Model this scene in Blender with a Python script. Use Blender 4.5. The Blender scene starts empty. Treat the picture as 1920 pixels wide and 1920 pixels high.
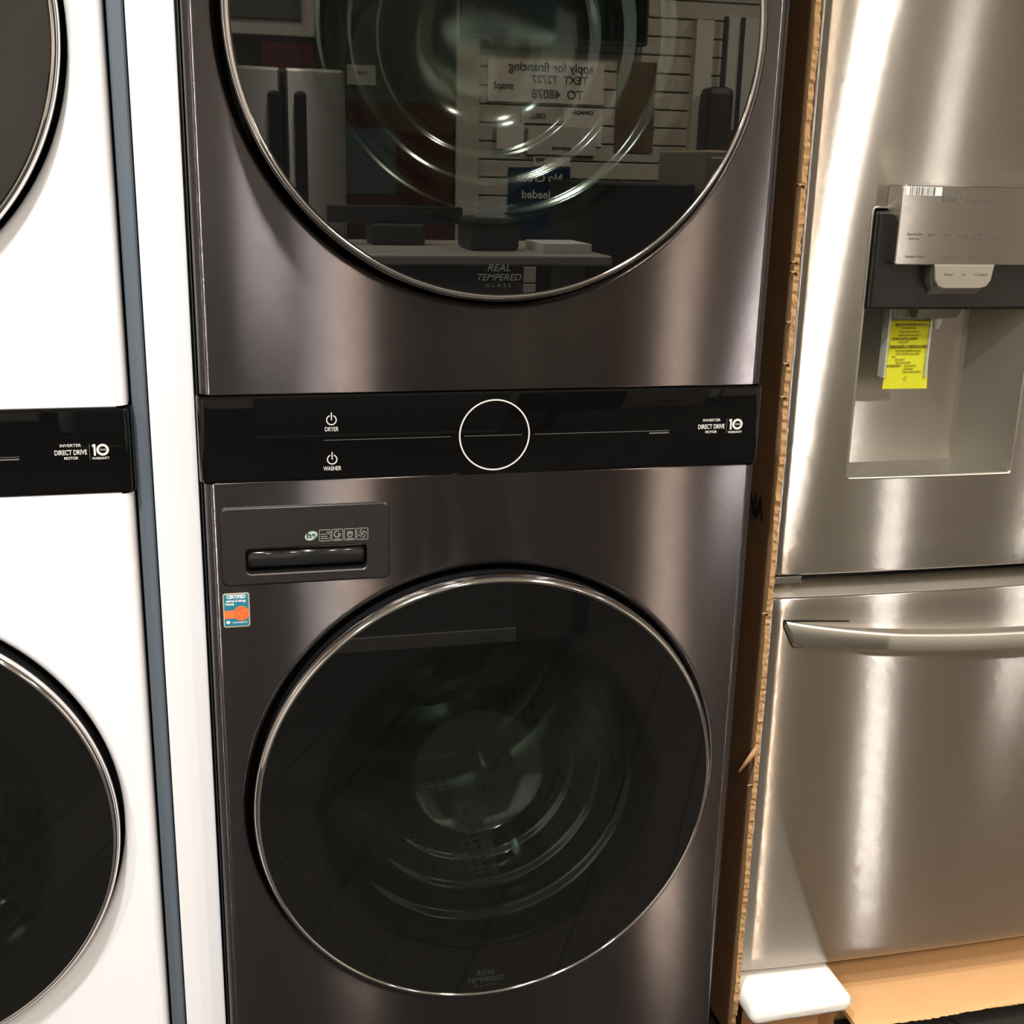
import bpy, bmesh, math, random
from mathutils import Vector, Matrix
from mathutils.geometry import tessellate_polygon
PI = math.pi
random.seed(7)
S = bpy.context.scene
COL = S.collection

# ------------------------------------------------------------------ camera, world, exposure
cam_d = bpy.data.cameras.new('camera'); cam = bpy.data.objects.new('camera', cam_d); COL.objects.link(cam)
def cam_axes(yaw, pitch, roll):
    yaw, pitch, roll = map(math.radians, (yaw, pitch, roll))
    cy, sy, cp, sp, cr, sr = math.cos(yaw), math.sin(yaw), math.cos(pitch), math.sin(pitch), math.cos(roll), math.sin(roll)
    f = Vector((sy*cp, cy*cp, sp)); r = Vector((cy, -sy, 0)); u = r.cross(f)
    return cr*r+sr*u, -sr*r+cr*u, f
r_, u_, f_ = cam_axes(13.79, -15.93, 1.33)
M = Matrix.Identity(4)
for i in range(3):
    M[i][0], M[i][1], M[i][2] = r_[i], u_[i], -f_[i]
M[0][3], M[1][3], M[2][3] = -0.316, -1.384, 1.337
cam.matrix_world = M
cam_d.sensor_width = 36.0; cam_d.sensor_height = 36.0; cam_d.lens = 2253.0/1920.0*36.0; cam_d.clip_start = 0.02
S.camera = cam
S.view_settings.view_transform = 'Standard'; S.view_settings.look = 'None'
S.view_settings.gamma = 1.0; S.view_settings.use_curve_mapping = False
S.view_settings.exposure = 0.0
w = bpy.data.worlds.new('world'); S.world = w; w.use_nodes = True
w.node_tree.nodes['Background'].inputs[0].default_value = (0.9, 0.86, 0.8, 1)
w.node_tree.nodes['Background'].inputs[1].default_value = 0.2
try:
    S.cycles.use_denoising = True; S.cycles.max_bounces = 10; S.cycles.transparent_max_bounces = 12
    S.cycles.glossy_bounces = 6; S.cycles.sample_clamp_indirect = 4.0
except Exception: pass
CEIL = 2.75
# recessed ceiling lights: x, y, watts, colour
WARM = (1.0, 0.80, 0.62); NEUT = (1.0, 0.96, 0.92)
LIGHTS = [(0.15, -2.7, 24, WARM), (1.55, -3.0, 42, WARM), (2.5, -2.9, 38, NEUT), (2.8, -1.7, 14, NEUT), (1.22, -0.95, 18, NEUT),
          (-0.75, -1.25, 42, NEUT), (-1.9, -1.9, 34, NEUT), (-0.6, -3.1, 26, NEUT), (-2.2, -3.2, 18, NEUT), (-0.2, -0.55, 4, NEUT), (0.0, -1.95, 9, NEUT)]

# ------------------------------------------------------------------ materials
MATS = {}
def lin(c): return tuple((v/12.92 if v <= 0.04045 else ((v+0.055)/1.055)**2.4) for v in c)
def rgb(r, g, b): return lin((r/255, g/255, b/255))
def mat(name, col, rough=0.5, metal=0.0, spec=None, emit=None, es=1.0, noise=0.0, nscale=20, bump=0.0, stretch=None, coat=0.0):
    m = bpy.data.materials.new(name); m.use_nodes = True; nt = m.node_tree; b = nt.nodes['Principled BSDF']
    b.inputs['Base Color'].default_value = (*col, 1); b.inputs['Roughness'].default_value = rough; b.inputs['Metallic'].default_value = metal
    if spec is not None: b.inputs['Specular IOR Level'].default_value = spec
    if coat: b.inputs['Coat Weight'].default_value = coat
    if emit: b.inputs['Emission Color'].default_value = (*emit, 1); b.inputs['Emission Strength'].default_value = es
    if noise or bump:
        tc = nt.nodes.new('ShaderNodeTexCoord'); mp = nt.nodes.new('ShaderNodeMapping'); n = nt.nodes.new('ShaderNodeTexNoise')
        nt.links.new(tc.outputs['Object'], mp.inputs[0]); nt.links.new(mp.outputs[0], n.inputs['Vector'])
        n.inputs['Scale'].default_value = nscale; n.inputs['Detail'].default_value = 5
        if stretch: mp.inputs['Scale'].default_value = stretch
        if noise:
            mx = nt.nodes.new('ShaderNodeMix'); mx.data_type = 'RGBA'
            mx.inputs[6].default_value = (*[c*(1-noise) for c in col], 1); mx.inputs[7].default_value = (*[min(1, c*(1+noise)) for c in col], 1)
            nt.links.new(n.outputs['Fac'], mx.inputs[0]); nt.links.new(mx.outputs[2], b.inputs['Base Color'])
        if bump:
            bp = nt.nodes.new('ShaderNodeBump'); bp.inputs['Strength'].default_value = bump; bp.inputs['Distance'].default_value = 0.002
            nt.links.new(n.outputs['Fac'], bp.inputs['Height']); nt.links.new(bp.outputs[0], b.inputs['Normal'])
    MATS[name] = m; return m
def brushed(name, col, rough, aniso, var=0.12, rot=0.25, tilt=0.7):
    m = mat(name, col, rough, 1.0); nt = m.node_tree; b = nt.nodes['Principled BSDF']
    b.inputs['Anisotropic'].default_value = aniso; b.inputs['Anisotropic Rotation'].default_value = rot
    t = nt.nodes.new('ShaderNodeTangent'); t.direction_type = 'RADIAL'; t.axis = 'Z'
    nt.links.new(t.outputs[0], b.inputs['Tangent'])
    tc = nt.nodes.new('ShaderNodeTexCoord'); mp = nt.nodes.new('ShaderNodeMapping'); n = nt.nodes.new('ShaderNodeTexNoise')
    mp.inputs['Scale'].default_value = (6, 6, 900); n.inputs['Scale'].default_value = 1.0; n.inputs['Detail'].default_value = 3
    nt.links.new(tc.outputs['Object'], mp.inputs[0]); nt.links.new(mp.outputs[0], n.inputs['Vector'])
    mx = nt.nodes.new('ShaderNodeMix'); mx.data_type = 'RGBA'
    mx.inputs[6].default_value = (*[c*(1-var) for c in col], 1); mx.inputs[7].default_value = (*[c*(1+var) for c in col], 1)
    nt.links.new(n.outputs['Fac'], mx.inputs[0]); nt.links.new(mx.outputs[2], b.inputs['Base Color'])
    # fine horizontal brushing: every groove tilts the surface up or down, so highlights smear vertically
    ge = nt.nodes.new('ShaderNodeNewGeometry'); sv = nt.nodes.new('ShaderNodeVectorMath'); sv.operation = 'SCALE'; sv.inputs['Scale'].default_value = 9137.0
    wn = nt.nodes.new('ShaderNodeTexWhiteNoise'); wn.noise_dimensions = '3D'
    nt.links.new(ge.outputs['Position'], sv.inputs[0]); nt.links.new(sv.outputs[0], wn.inputs['Vector'])
    def mth(op, a, b_=None):
        q = nt.nodes.new('ShaderNodeMath'); q.operation = op
        for k_, v_ in enumerate((a, b_)):
            if v_ is None: continue
            if isinstance(v_, (int, float)): q.inputs[k_].default_value = v_
            else: nt.links.new(v_, q.inputs[k_])
        return q.outputs[0]
    c1 = mth('MULTIPLY', mth('SUBTRACT', wn.outputs['Value'], 0.5), 2.0)
    c2 = mth('MULTIPLY', mth('MULTIPLY', c1, mth('ABSOLUTE', c1)), tilt)
    cb = nt.nodes.new('ShaderNodeCombineXYZ'); nt.links.new(c2, cb.inputs[2])
    ad = nt.nodes.new('ShaderNodeVectorMath'); ad.operation = 'ADD'; no = nt.nodes.new('ShaderNodeVectorMath'); no.operation = 'NORMALIZE'
    nt.links.new(ge.outputs['Normal'], ad.inputs[0]); nt.links.new(cb.outputs[0], ad.inputs[1]); nt.links.new(ad.outputs[0], no.inputs[0]); nt.links.new(no.outputs[0], b.inputs['Normal'])
    return m
def tinted(name, tint, ior, col_refl=(1, 1, 1), rough=0.0, border=None):
    """coated glass: fresnel mirror over a tinted pane; border = radius (object XZ) beyond which the print behind it is black"""
    m = bpy.data.materials.new(name); m.use_nodes = True; nt = m.node_tree; nt.nodes.clear()
    out = nt.nodes.new('ShaderNodeOutputMaterial'); mx = nt.nodes.new('ShaderNodeMixShader'); fr = nt.nodes.new('ShaderNodeFresnel')
    fr.inputs['IOR'].default_value = ior
    tr = nt.nodes.new('ShaderNodeBsdfTransparent'); tr.inputs[0].default_value = (*tint, 1)
    gl = nt.nodes.new('ShaderNodeBsdfGlossy'); gl.inputs['Color'].default_value = (*col_refl, 1); gl.inputs['Roughness'].default_value = rough
    nt.links.new(fr.outputs[0], mx.inputs[0]); nt.links.new(gl.outputs[0], mx.inputs[2]); nt.links.new(mx.outputs[0], out.inputs[0])
    if border:
        tc = nt.nodes.new('ShaderNodeTexCoord'); sp = nt.nodes.new('ShaderNodeSeparateXYZ'); cb = nt.nodes.new('ShaderNodeCombineXYZ')
        ln = nt.nodes.new('ShaderNodeVectorMath'); ln.operation = 'LENGTH'; mr = nt.nodes.new('ShaderNodeMapRange')
        nt.links.new(tc.outputs['Object'], sp.inputs[0]); nt.links.new(sp.outputs[0], cb.inputs[0]); nt.links.new(sp.outputs[2], cb.inputs[1])
        nt.links.new(cb.outputs[0], ln.inputs[0]); nt.links.new(ln.outputs['Value'], mr.inputs[0])
        mr.inputs[1].default_value = border-0.012; mr.inputs[2].default_value = border+0.006
        bk = nt.nodes.new('ShaderNodeBsdfDiffuse'); bk.inputs[0].default_value = (0.004, 0.004, 0.004, 1)
        m2 = nt.nodes.new('ShaderNodeMixShader'); nt.links.new(mr.outputs[0], m2.inputs[0]); nt.links.new(tr.outputs[0], m2.inputs[1]); nt.links.new(bk.outputs[0], m2.inputs[2])
        nt.links.new(m2.outputs[0], mx.inputs[1])
    else: nt.links.new(tr.outputs[0], mx.inputs[1])
    MATS[name] = m; return m

brushed('black_stainless', (0.140, 0.127, 0.129), 0.14, 0.9, 0.08, tilt=0.8)
brushed('stainless', (0.47, 0.44, 0.395), 0.14, 0.9, 0.04, tilt=0.8)
brushed('stainless_far', (0.6, 0.6, 0.56), 0.3, 0.8, 0.05)
mat('satin_metal', (0.56, 0.53, 0.47), 0.42, 1.0)
mat('white_enamel', (0.90, 0.90, 0.92), 0.28, 0.0)
mat('drawer_dark', (0.055, 0.047, 0.044), 0.32, 0.6)
mat('cabinet_navy', rgb(52, 58, 68), 0.4, 0.3)
mat('cabinet_slate', rgb(105, 116, 126), 0.45, 0.1)
mat('black_gloss', (0.003, 0.003, 0.003), 0.03, 0.0, spec=0.4)
mat('black_plastic', (0.01, 0.01, 0.011), 0.35)
mat('dark_recess', (0.008, 0.008, 0.008), 0.3)
mat('handle_gloss', (0.015, 0.015, 0.015), 0.12)
mat('chrome', (0.84, 0.81, 0.78), 0.07, 1.0)
mat('print_white', (0.72, 0.71, 0.66), 0.6)
mat('print_grey', (0.13, 0.13, 0.12), 0.6)
mat('print_dim', (0.022, 0.023, 0.022), 0.6)
mat('icon_grey', (0.27, 0.29, 0.27), 0.6)
mat('gasket', (0.03, 0.032, 0.032), 0.45)
mat('drum_steel', (0.6, 0.66, 0.62), 0.22, 1.0)
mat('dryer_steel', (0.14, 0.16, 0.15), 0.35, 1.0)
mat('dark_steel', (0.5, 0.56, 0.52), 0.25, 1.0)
tinted('door_glass', (0.68, 0.74, 0.71), 1.66, (1, 1, 0.95), 0.0, border=0.226)
tinted('bowl_glass', (0.82, 0.92, 0.87), 2.1, (0.88, 1.0, 1.0), 0.1)
mat('cardboard', rgb(146, 102, 64), 0.85, noise=0.08, nscale=30)
mat('cardboard_edge', rgb(185, 146, 100), 0.9, noise=0.22, nscale=160, bump=0.3)
mat('cardboard_fresh', rgb(224, 176, 122), 0.85, noise=0.05, nscale=25)
mat('styrofoam', (0.93, 0.90, 0.84), 0.7, bump=0.35, nscale=160)
mat('dispenser_grey', (0.40, 0.38, 0.33), 0.33, 0.85)
mat('dispenser_dark', (0.008, 0.009, 0.008), 0.3)
mat('clear_plastic', rgb(175, 178, 165), 0.15)
mat('yellow_paper', (0.95, 0.93, 0.03), 0.55)
mat('label_ink', (0.14, 0.13, 0.02), 0.7)
mat('panel_ink', (0.16, 0.155, 0.14), 0.6)
mat('barcode_white', (0.9, 0.88, 0.84), 0.6)
mat('black_ink', (0.01, 0.01, 0.01), 0.7)
mat('teal', rgb(40, 120, 140), 0.5); mat('orange', rgb(240, 120, 60), 0.5); mat('sticker_rim', rgb(190, 175, 150), 0.5); mat('sticker_white', (0.85, 0.88, 0.88), 0.5)
mat('orange_dark', rgb(205, 95, 55), 0.6); mat('mark_pale', rgb(165, 190, 180), 0.6)
mat('ceiling_white', (0.75, 0.73, 0.69), 0.8, noise=0.03, nscale=40)
mat('wall_paint', (0.62, 0.58, 0.52), 0.75, noise=0.03)
mat('slat_wall', (0.58, 0.56, 0.49), 0.55, noise=0.04)
mat('green_panel', rgb(70, 82, 68), 0.6, noise=0.04); mat('red_board', rgb(76, 26, 22), 0.5, noise=0.06)
mat('paper_white', (0.85, 0.84, 0.78), 0.6); mat('paper_grey', (0.62, 0.62, 0.56), 0.6); mat('navy', rgb(30, 50, 78), 0.5); mat('sky_blue', rgb(84, 100, 108), 0.5)
mat('ink', (0.04, 0.04, 0.04), 0.6); mat('screen', (0.01, 0.012, 0.013), 0.08); mat('dark_grey', (0.035, 0.035, 0.035), 0.5)
mat('counter_grey', (0.17, 0.18, 0.17), 0.5, noise=0.05); mat('counter_top', (0.50, 0.48, 0.42), 0.35, noise=0.08)
mat('beige', (0.42, 0.38, 0.27), 0.55, noise=0.05); mat('poster_brown', rgb(110, 92, 70), 0.6, noise=0.5, nscale=18, stretch=(1, 1, .3))
mat('door_white', (0.70, 0.70, 0.62), 0.5); mat('lens', (0.9, 0.9, 0.9), 0.4, emit=(1, 0.9, 0.76), es=14)
# floor tiles: dark wood-look planks laid on the diagonal
fm = mat('floor_tile', (0.06, 0.05, 0.045), 0.6, spec=0.25); nt = fm.node_tree; b = nt.nodes['Principled BSDF']
tc = nt.nodes.new('ShaderNodeTexCoord'); mp = nt.nodes.new('ShaderNodeMapping'); br = nt.nodes.new('ShaderNodeTexBrick')
mp.inputs['Rotation'].default_value = (0, 0, math.radians(62))
br.inputs['Scale'].default_value = 1.0; br.inputs['Brick Width'].default_value = 0.9; br.inputs['Row Height'].default_value = 0.15; br.inputs['Mortar Size'].default_value = 0.003
br.inputs['Color1'].default_value = (0.052, 0.047, 0.041, 1); br.inputs['Color2'].default_value = (0.040, 0.036, 0.032, 1); br.inputs['Mortar'].default_value = (0.02, 0.018, 0.015, 1)
ns = nt.nodes.new('ShaderNodeTexNoise'); ns.inputs['Scale'].default_value = 3; mp2 = nt.nodes.new('ShaderNodeMapping'); mp2.inputs['Scale'].default_value = (1, 14, 1)
mu = nt.nodes.new('ShaderNodeMix'); mu.data_type = 'RGBA'; mu.blend_type = 'MULTIPLY'; mu.inputs[0].default_value = 0.5
nt.links.new(tc.outputs['Object'], mp.inputs[0]); nt.links.new(mp.outputs[0], br.inputs['Vector']); nt.links.new(mp.outputs[0], mp2.inputs[0]); nt.links.new(mp2.outputs[0], ns.inputs['Vector'])
nt.links.new(br.outputs['Color'], mu.inputs[6]); nt.links.new(ns.outputs['Fac'], mu.inputs[7]); nt.links.new(mu.outputs[2], b.inputs['Base Color'])
# drum: perforated steel (hole pattern by object coordinates)
dm = MATS['drum_steel']; nt = dm.node_tree; b = nt.nodes['Principled BSDF']
tc = nt.nodes.new('ShaderNodeTexCoord'); vo = nt.nodes.new('ShaderNodeTexVoronoi'); vo.inputs['Scale'].default_value = 60; vo.inputs['Randomness'].default_value = 0.15
rp = nt.nodes.new('ShaderNodeValToRGB'); rp.color_ramp.elements[0].position = 0.22; rp.color_ramp.elements[0].color = (0.004, 0.005, 0.004, 1); rp.color_ramp.elements[1].position = 0.3; rp.color_ramp.elements[1].color = (0.6, 0.66, 0.62, 1)
nt.links.new(tc.outputs['Object'], vo.inputs['Vector']); nt.links.new(vo.outputs['Distance'], rp.inputs[0]); nt.links.new(rp.outputs[0], b.inputs['Base Color'])

# ------------------------------------------------------------------ helpers
def link(name, bm, m, parent=None, smooth=None, loc=None):
    me = bpy.data.meshes.new(name); bm.normal_update(); bm.to_mesh(me); bm.free()
    me.materials.append(MATS[m] if isinstance(m, str) else m)
    o = bpy.data.objects.new(name, me); COL.objects.link(o)
    if parent: o.parent = parent
    if loc: o.location = loc
    if smooth is not None:
        me.shade_smooth() if smooth >= 180 else me.set_sharp_from_angle(angle=math.radians(smooth))
    return o
def empty(name, label, cat, loc=(0, 0, 0), rz=0, group=None):
    o = bpy.data.objects.new(name, None); COL.objects.link(o); o.empty_display_size = 0.1
    o.location = loc; o.rotation_euler = (0, 0, rz); return tag(o, label, cat, group)
def tag(o, label, cat, group=None):
    o['label'] = label; o['category'] = cat
    if group: o['group'] = group
    return o
def struct(o): o['kind'] = 'structure'; return o
def box(bm, x0, x1, y0, y1, z0, z1, bev=0.0, seg=2):
    r = bmesh.ops.create_cube(bm, size=1.0); vs = r['verts']
    for v in vs: v.co = Vector(((x0+x1)/2+v.co.x*(x1-x0), (y0+y1)/2+v.co.y*(y1-y0), (z0+z1)/2+v.co.z*(z1-z0)))
    if bev:
        es = set(e for v in vs for e in v.link_edges)
        bmesh.ops.bevel(bm, geom=list(es), offset=min(bev, (z1-z0)*.45, (x1-x0)*.45, (y1-y0)*.45), segments=seg, affect='EDGES', profile=0.5, clamp_overlap=True)
    return bm
def bx(*a, **k): return box(bmesh.new(), *a, **k)
def strip(bm, loops, close=True, cap0=False, cap1=False, flip=False):
    """bridge successive loops of points"""
    vl = [[bm.verts.new(p) for p in L] for L in loops]; n = len(loops[0])
    fs = []
    for a, b2 in zip(vl, vl[1:]):
        for i in range(n if close else n-1):
            j = (i+1) % n; q = (a[i], a[j], b2[j], b2[i]); fs.append(bm.faces.new(q[::-1] if flip else q))
    if cap0: fs.append(bm.faces.new(vl[0] if flip else vl[0][::-1]))
    if cap1: fs.append(bm.faces.new(vl[-1][::-1] if flip else vl[-1]))
    for f in fs: f.smooth = True
    return vl
def circ(r, y, cx=0, cz=0, n=128, flat=0):
    return [(cx+r*math.cos(2*PI*i/n), y, cz+r*math.sin(2*PI*i/n)) for i in range(n)]
def lathe(prof, n=128, cx=0, cz=0, cap0=False, cap1=False):
    bm = bmesh.new(); strip(bm, [circ(r, y, cx, cz, n) for r, y in prof], cap0=cap0, cap1=cap1)
    bmesh.ops.recalc_face_normals(bm, faces=bm.faces); return bm
def rrect(x0, x1, z0, z1, r, seg=6):
    pts = []
    for cx, cz, a0 in ((x1-r, z1-r, 0), (x0+r, z1-r, 90), (x0+r, z0+r, 180), (x1-r, z0+r, 270)):
        for k in range(seg+1):
            a = math.radians(a0+90*k/seg); pts.append((cx+r*math.cos(a), cz+r*math.sin(a)))
    return pts
def plate(bm, outer, holes, y):
    """flat face in the XZ plane at y with holes, facing -Y"""
    loops = [[Vector((x, z, 0)) for x, z in L] for L in [outer]+holes]
    flat = [p for L in loops for p in L]; vs = [bm.verts.new((p.x, y, p.y)) for p in flat]
    for t in tessellate_polygon(loops):
        try: f = bm.faces.new([vs[i] for i in t])
        except ValueError: continue
        f.normal_update()
        if f.normal.y > 0: f.normal_flip()
        f.smooth = False
def slab(bm, outline, y0, y1, bev=0.001):
    """rounded slab from y0 (front) to y1 with a small front bevel"""
    cx = sum(p[0] for p in outline)/len(outline); cz = sum(p[1] for p in outline)/len(outline)
    def sc(d):
        xs = [p[0] for p in outline]; zs = [p[1] for p in outline]; hw = (max(xs)-min(xs))/2; hh = (max(zs)-min(zs))/2
        mx, mz = (max(xs)+min(xs))/2, (max(zs)+min(zs))/2
        return [(mx+(x-mx)*(hw-d)/hw, mz+(z-mz)*(hh-d)/hh) for x, z in outline]
    inn = sc(bev)
    L = [[(x, y0, z) for x, z in inn], [(x, y0+bev, z) for x, z in outline], [(x, y1, z) for x, z in outline]]
    vl = strip(bm, L); plate(bm, inn, [], y0); return bm
def text(name, body, size, x, z, y, m, parent, face='front', align='CENTER', extr=0.00015, sx=1.0, bold=0.0, shear=0.0):
    c = bpy.data.curves.new(name, 'FONT'); c.body = body; c.size = size; c.align_x = align; c.align_y = 'CENTER'; c.extrude = extr; c.offset = bold; c.shear = shear
    o = bpy.data.objects.new(name, c); me = bpy.data.meshes.new_from_object(o); bpy.data.objects.remove(o); me.name = name
    me.transform(Matrix.Diagonal((sx, 1, 1, 1)))
    me.transform(Matrix.Rotation(PI/2, 4, 'X'))                    # faces -Y
    if face == 'back': me.transform(Matrix.Rotation(PI, 4, 'Z'))   # faces +Y
    if face == 'left': me.transform(Matrix.Rotation(-PI/2, 4, 'Z'))  # faces -X
    me.transform(Matrix.Translation((x, y, z)))
    me.materials.clear(); me.materials.append(MATS[m])
    o = bpy.data.objects.new(name, me); COL.objects.link(o); o.parent = parent; return o
def ring_bm(bm, cx, cz, r, wd, y, n=64, a0=0, a1=360):
    cl = (a1-a0) >= 360; k = n if cl else n+1
    P = []
    for i in range(k):
        a = math.radians(a0+(a1-a0)*i/n); c, s = math.cos(a), math.sin(a)
        P.append([(cx+(r+wd/2)*c, y, cz+(r+wd/2)*s), (cx+(r-wd/2)*c, y, cz+(r-wd/2)*s), (cx+(r-wd/2)*c, y+.0004, cz+(r-wd/2)*s), (cx+(r+wd/2)*c, y+.0004, cz+(r+wd/2)*s)])
    V = [[bm.verts.new(p) for p in q] for q in P]
    for i in range(k if cl else k-1):
        j = (i+1) % k
        for t in range(4): bm.faces.new((V[i][t], V[i][(t+1) % 4], V[j][(t+1) % 4], V[j][t]))
    return bm
def copy_tree(o, parent=None):
    c = o.copy(); COL.objects.link(c); c.parent = parent
    for ch in o.children:
        if ch.type != 'LIGHT': copy_tree(ch, c)
    return c

# ------------------------------------------------------------------ room shell
X0, X1, Y0, Y1 = -3.0, 3.6, -4.0, 0.98
struct(link('floor', bx(X0, X1, Y0, Y1, -0.05, 0), 'floor_tile'))
struct(link('ceiling', bx(X0, X1, Y0, Y1, CEIL, CEIL+.05), 'ceiling_white'))
struct(link('wall_back', bx(X0, X1, Y1, Y1+.05, 0, CEIL), 'wall_paint'))
struct(link('wall_left', bx(X0-.05, X0, Y0, Y1, 0, CEIL), 'wall_paint'))
struct(link('wall_right', bx(X1, X1+.05, Y0, Y1, 0, CEIL), 'wall_paint'))
struct(link('wall_front', bx(X0, X1, Y0-.08, Y0-.03, 0, CEIL), 'wall_paint'))
# slat wall boards and plain boards on the store's far wall (seen in the glass of the dryer door)
bm = bmesh.new(); z = 0.0
while z < CEIL-.01:
    box(bm, .80, 2.3, Y0-.03, Y0, z+.006, min(z+.0762, CEIL), bev=.003, seg=1); z += .0762
slat = struct(link('trim_1', bm, 'slat_wall'))
struct(link('trim_2', bx(.70, .80, Y0-.03, Y0+.03, 0, CEIL, bev=.004), 'slat_wall'))
struct(link('trim_3', bx(.10, .70, Y0-.03, Y0, 0, CEIL), 'green_panel'))

# ------------------------------------------------------------------ washer dryer towers
ZT, ZB, ZD, ZU, RD = 1.082, 0.981, 0.555, 1.492, 0.301
def tower(label, white, loc=(0, 0, 0), rz=0):
    root = empty('washer_dryer_tower', label, 'washing machine', loc, rz)
    skin = 'white_enamel' if white else 'black_stainless'
    side = 'white_enamel' if white else 'cabinet_navy'
    cb_ = bx(-.346, .346, .16 if white else .012, .82, .03, 1.885)
    bmesh.ops.delete(cb_, geom=[f for f in cb_.faces if f.calc_center_median().y < .161 and abs(f.normal.y) > .9 or abs(f.calc_center_median().x) < 1e-4 and f.calc_center_median().y < .2], context='FACES')
    bmesh.ops.solidify(cb_, geom=cb_.faces[:], thickness=.0012)
    link('cabinet', cb_, side, root)
    fr = bmesh.new()
    if white:
        box(fr, .3468, .3655, .024, .20, .03, 1.885, bev=.003); box(fr, -.3475, -.3440, .024, .20, .03, 1.885, bev=.001); box(fr, -.3440, .3468, .052, .20, 1.870, 1.885)
        link('side_frame', fr, 'cabinet_slate', root)
    else: fr.free()
    fw = .331; R = .0125
    def front(name, z0, z1, zc, holes=None, extra=None):
        bm = bmesh.new(); n = 128
        hole = [(0+.3155*math.cos(2*PI*i/n), zc+.3155*math.sin(2*PI*i/n)) for i in range(n)]
        plate(bm, [(-fw, z0+.002), (fw, z0+.002), (fw, z1-.002), (-fw, z1-.002)], [hole]+(holes or []), 0)
        # soft dished rim around the door opening, then the dark well it drops into
        strip(bm, [circ(.3155, 0, 0, zc), circ(.3120, .0009, 0, zc), circ(.3090, .003, 0, zc), circ(.3070, .006, 0, zc), circ(.3065, .011, 0, zc)], flip=True)
        for s in (-1, 1):   # rounded vertical edges
            L = []
            for k in range(9):
                a = (PI/2)*k/8; L.append([(s*(fw+R*math.sin(a)), R*(1-math.cos(a)), z0+.002), (s*(fw+R*math.sin(a)), R*(1-math.cos(a)), z1-.002)])
            L.append([(s*(fw+R), .05, z0+.002), (s*(fw+R), .05, z1-.002)])
            strip(bm, L, close=False, flip=(s > 0))
        for zz, d in ((z0, -1), (z1, 1)):   # top and bottom turned edges
            strip(bm, [[(-fw, 0, zz-d*.002), (fw, 0, zz-d*.002)], [(-fw, .002, zz), (fw, .002, zz)], [(-fw, .03, zz), (fw, .03, zz)]], close=False, flip=(d < 0))
        bmesh.ops.remove_doubles(bm, verts=bm.verts, dist=1e-5)
        bmesh.ops.recalc_face_normals(bm, faces=bm.faces)
        return link(name, bm, skin, root)
    dx0, dx1, dz0, dz1 = -.326, -.129, .855, .9495
    front('dryer_front_panel', ZT, 1.885, ZU)
    front('washer_front_panel', .075, ZB, ZD, holes=[rrect(-.300, -.1545, .866, .898, .006)])
    link('kick_panel', bx(-.335, .335, .03, .045, .0225, .074), 'cabinet_navy' if not white else 'white_enamel', root)
    for fx in (-.29, .29):
        for fy in (.08, .76):
            link('foot', bx(fx-.02, fx+.02, fy-.02, fy+.02, -loc[2] if white else 0, .03), 'black_plastic', root)
    # control panel: black glass band wrapping the rounded edges
    bm = bmesh.new(); L = []
    pw = .3345
    prof = [(-pw-.0125, .05)] + [(-pw-.0125*math.sin(a), -.003+.0125*(1-math.cos(a))) for a in [PI/2*k/6 for k in range(6, -1, -1)]]
    prof = prof + [(-x, y) for x, y in prof[::-1]]
    strip(bm, [[(x, y+.002, ZB+.0005) for x, y in prof], [(x, y, ZB+.0035) for x, y in prof], [(x, y, ZT-.003) for x, y in prof], [(x, y+.002, ZT-.0005) for x, y in prof]], close=False)
    bm.verts.ensure_lookup_table()
    n = len(prof); bm.faces.new(bm.verts[0:n][::-1]); bm.faces.new(bm.verts[3*n:4*n])
    bmesh.ops.recalc_face_normals(bm, faces=bm.faces)
    cp = link('control_panel', bm, 'black_gloss', root, smooth=35)
    yy = -.0034
    ring_bm(b1 := bmesh.new(), -.0008, 1.0287, .0428, .0017, yy, 96); o = link('dial_ring', b1, 'print_white', cp)
    bm = bmesh.new()
    for xa, xb in ((-.205, -.054), (-.038, .033), (.049, .222)): box(bm, xa, xb, yy, yy+.0004, 1.0279, 1.0284)
    link('divider_line', bm, 'print_grey', cp)
    for zc, wd in ((1.053, 'DRYER'), (1.006, 'WASHER')):
        bm = bmesh.new(); ring_bm(bm, -.1955, zc-.001, .0055, .0012, yy, 40, 112, 428); box(bm, -.1961, -.1949, yy, yy+.0004, zc-.001, zc+.0078)
        link('power_icon', bm, 'print_white', cp)
        text('power_print', wd, .0072, -.1955, zc-.012, yy, 'print_white', cp, sx=.72, bold=.00004)
    link('small_print', bx(.196, .222, yy, yy+.0003, 1.0245, 1.0262), 'print_grey', cp)
    text('inverter_print', 'INVERTER', .0048, .278, 1.0395, yy, 'print_white', cp, sx=1.1, bold=.00002)
    text('direct_drive_print', 'DIRECT DRIVE', .0080, .2780, 1.0312, yy, 'print_white', cp, sx=.70, bold=.00012)
    text('motor_print', 'MOTOR', .0045, .278, 1.0245, yy, 'print_white', cp, sx=.95, bold=.00006)
    link('print_divider', bx(.2985, .2990, yy, yy+.0003, 1.022, 1.041), 'print_grey', cp)
    bm = bmesh.new(); box(bm, .3032, .3055, yy, yy+.0004, 1.0268, 1.0405); box(bm, .3018, .3034, yy, yy+.0004, 1.0375, 1.0400)
    ring_bm(bm, .3132, 1.0336, .0056, .0027, yy, 40)
    link('warranty_mark', bm, 'print_white', cp)
    text('year_print', 'YEAR', .003, .3132, 1.0336, yy, 'print_white', cp)
    text('warranty_print', 'WARRANTY', .0040, .3105, 1.0235, yy, 'print_white', cp, sx=.85, bold=.00005)
    # detergent drawer
    bm = bmesh.new(); hole = rrect(-.300, -.1545, .8665, .9005, .007)
    out = rrect(dx0, dx1, dz0, dz1, .007)
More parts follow.
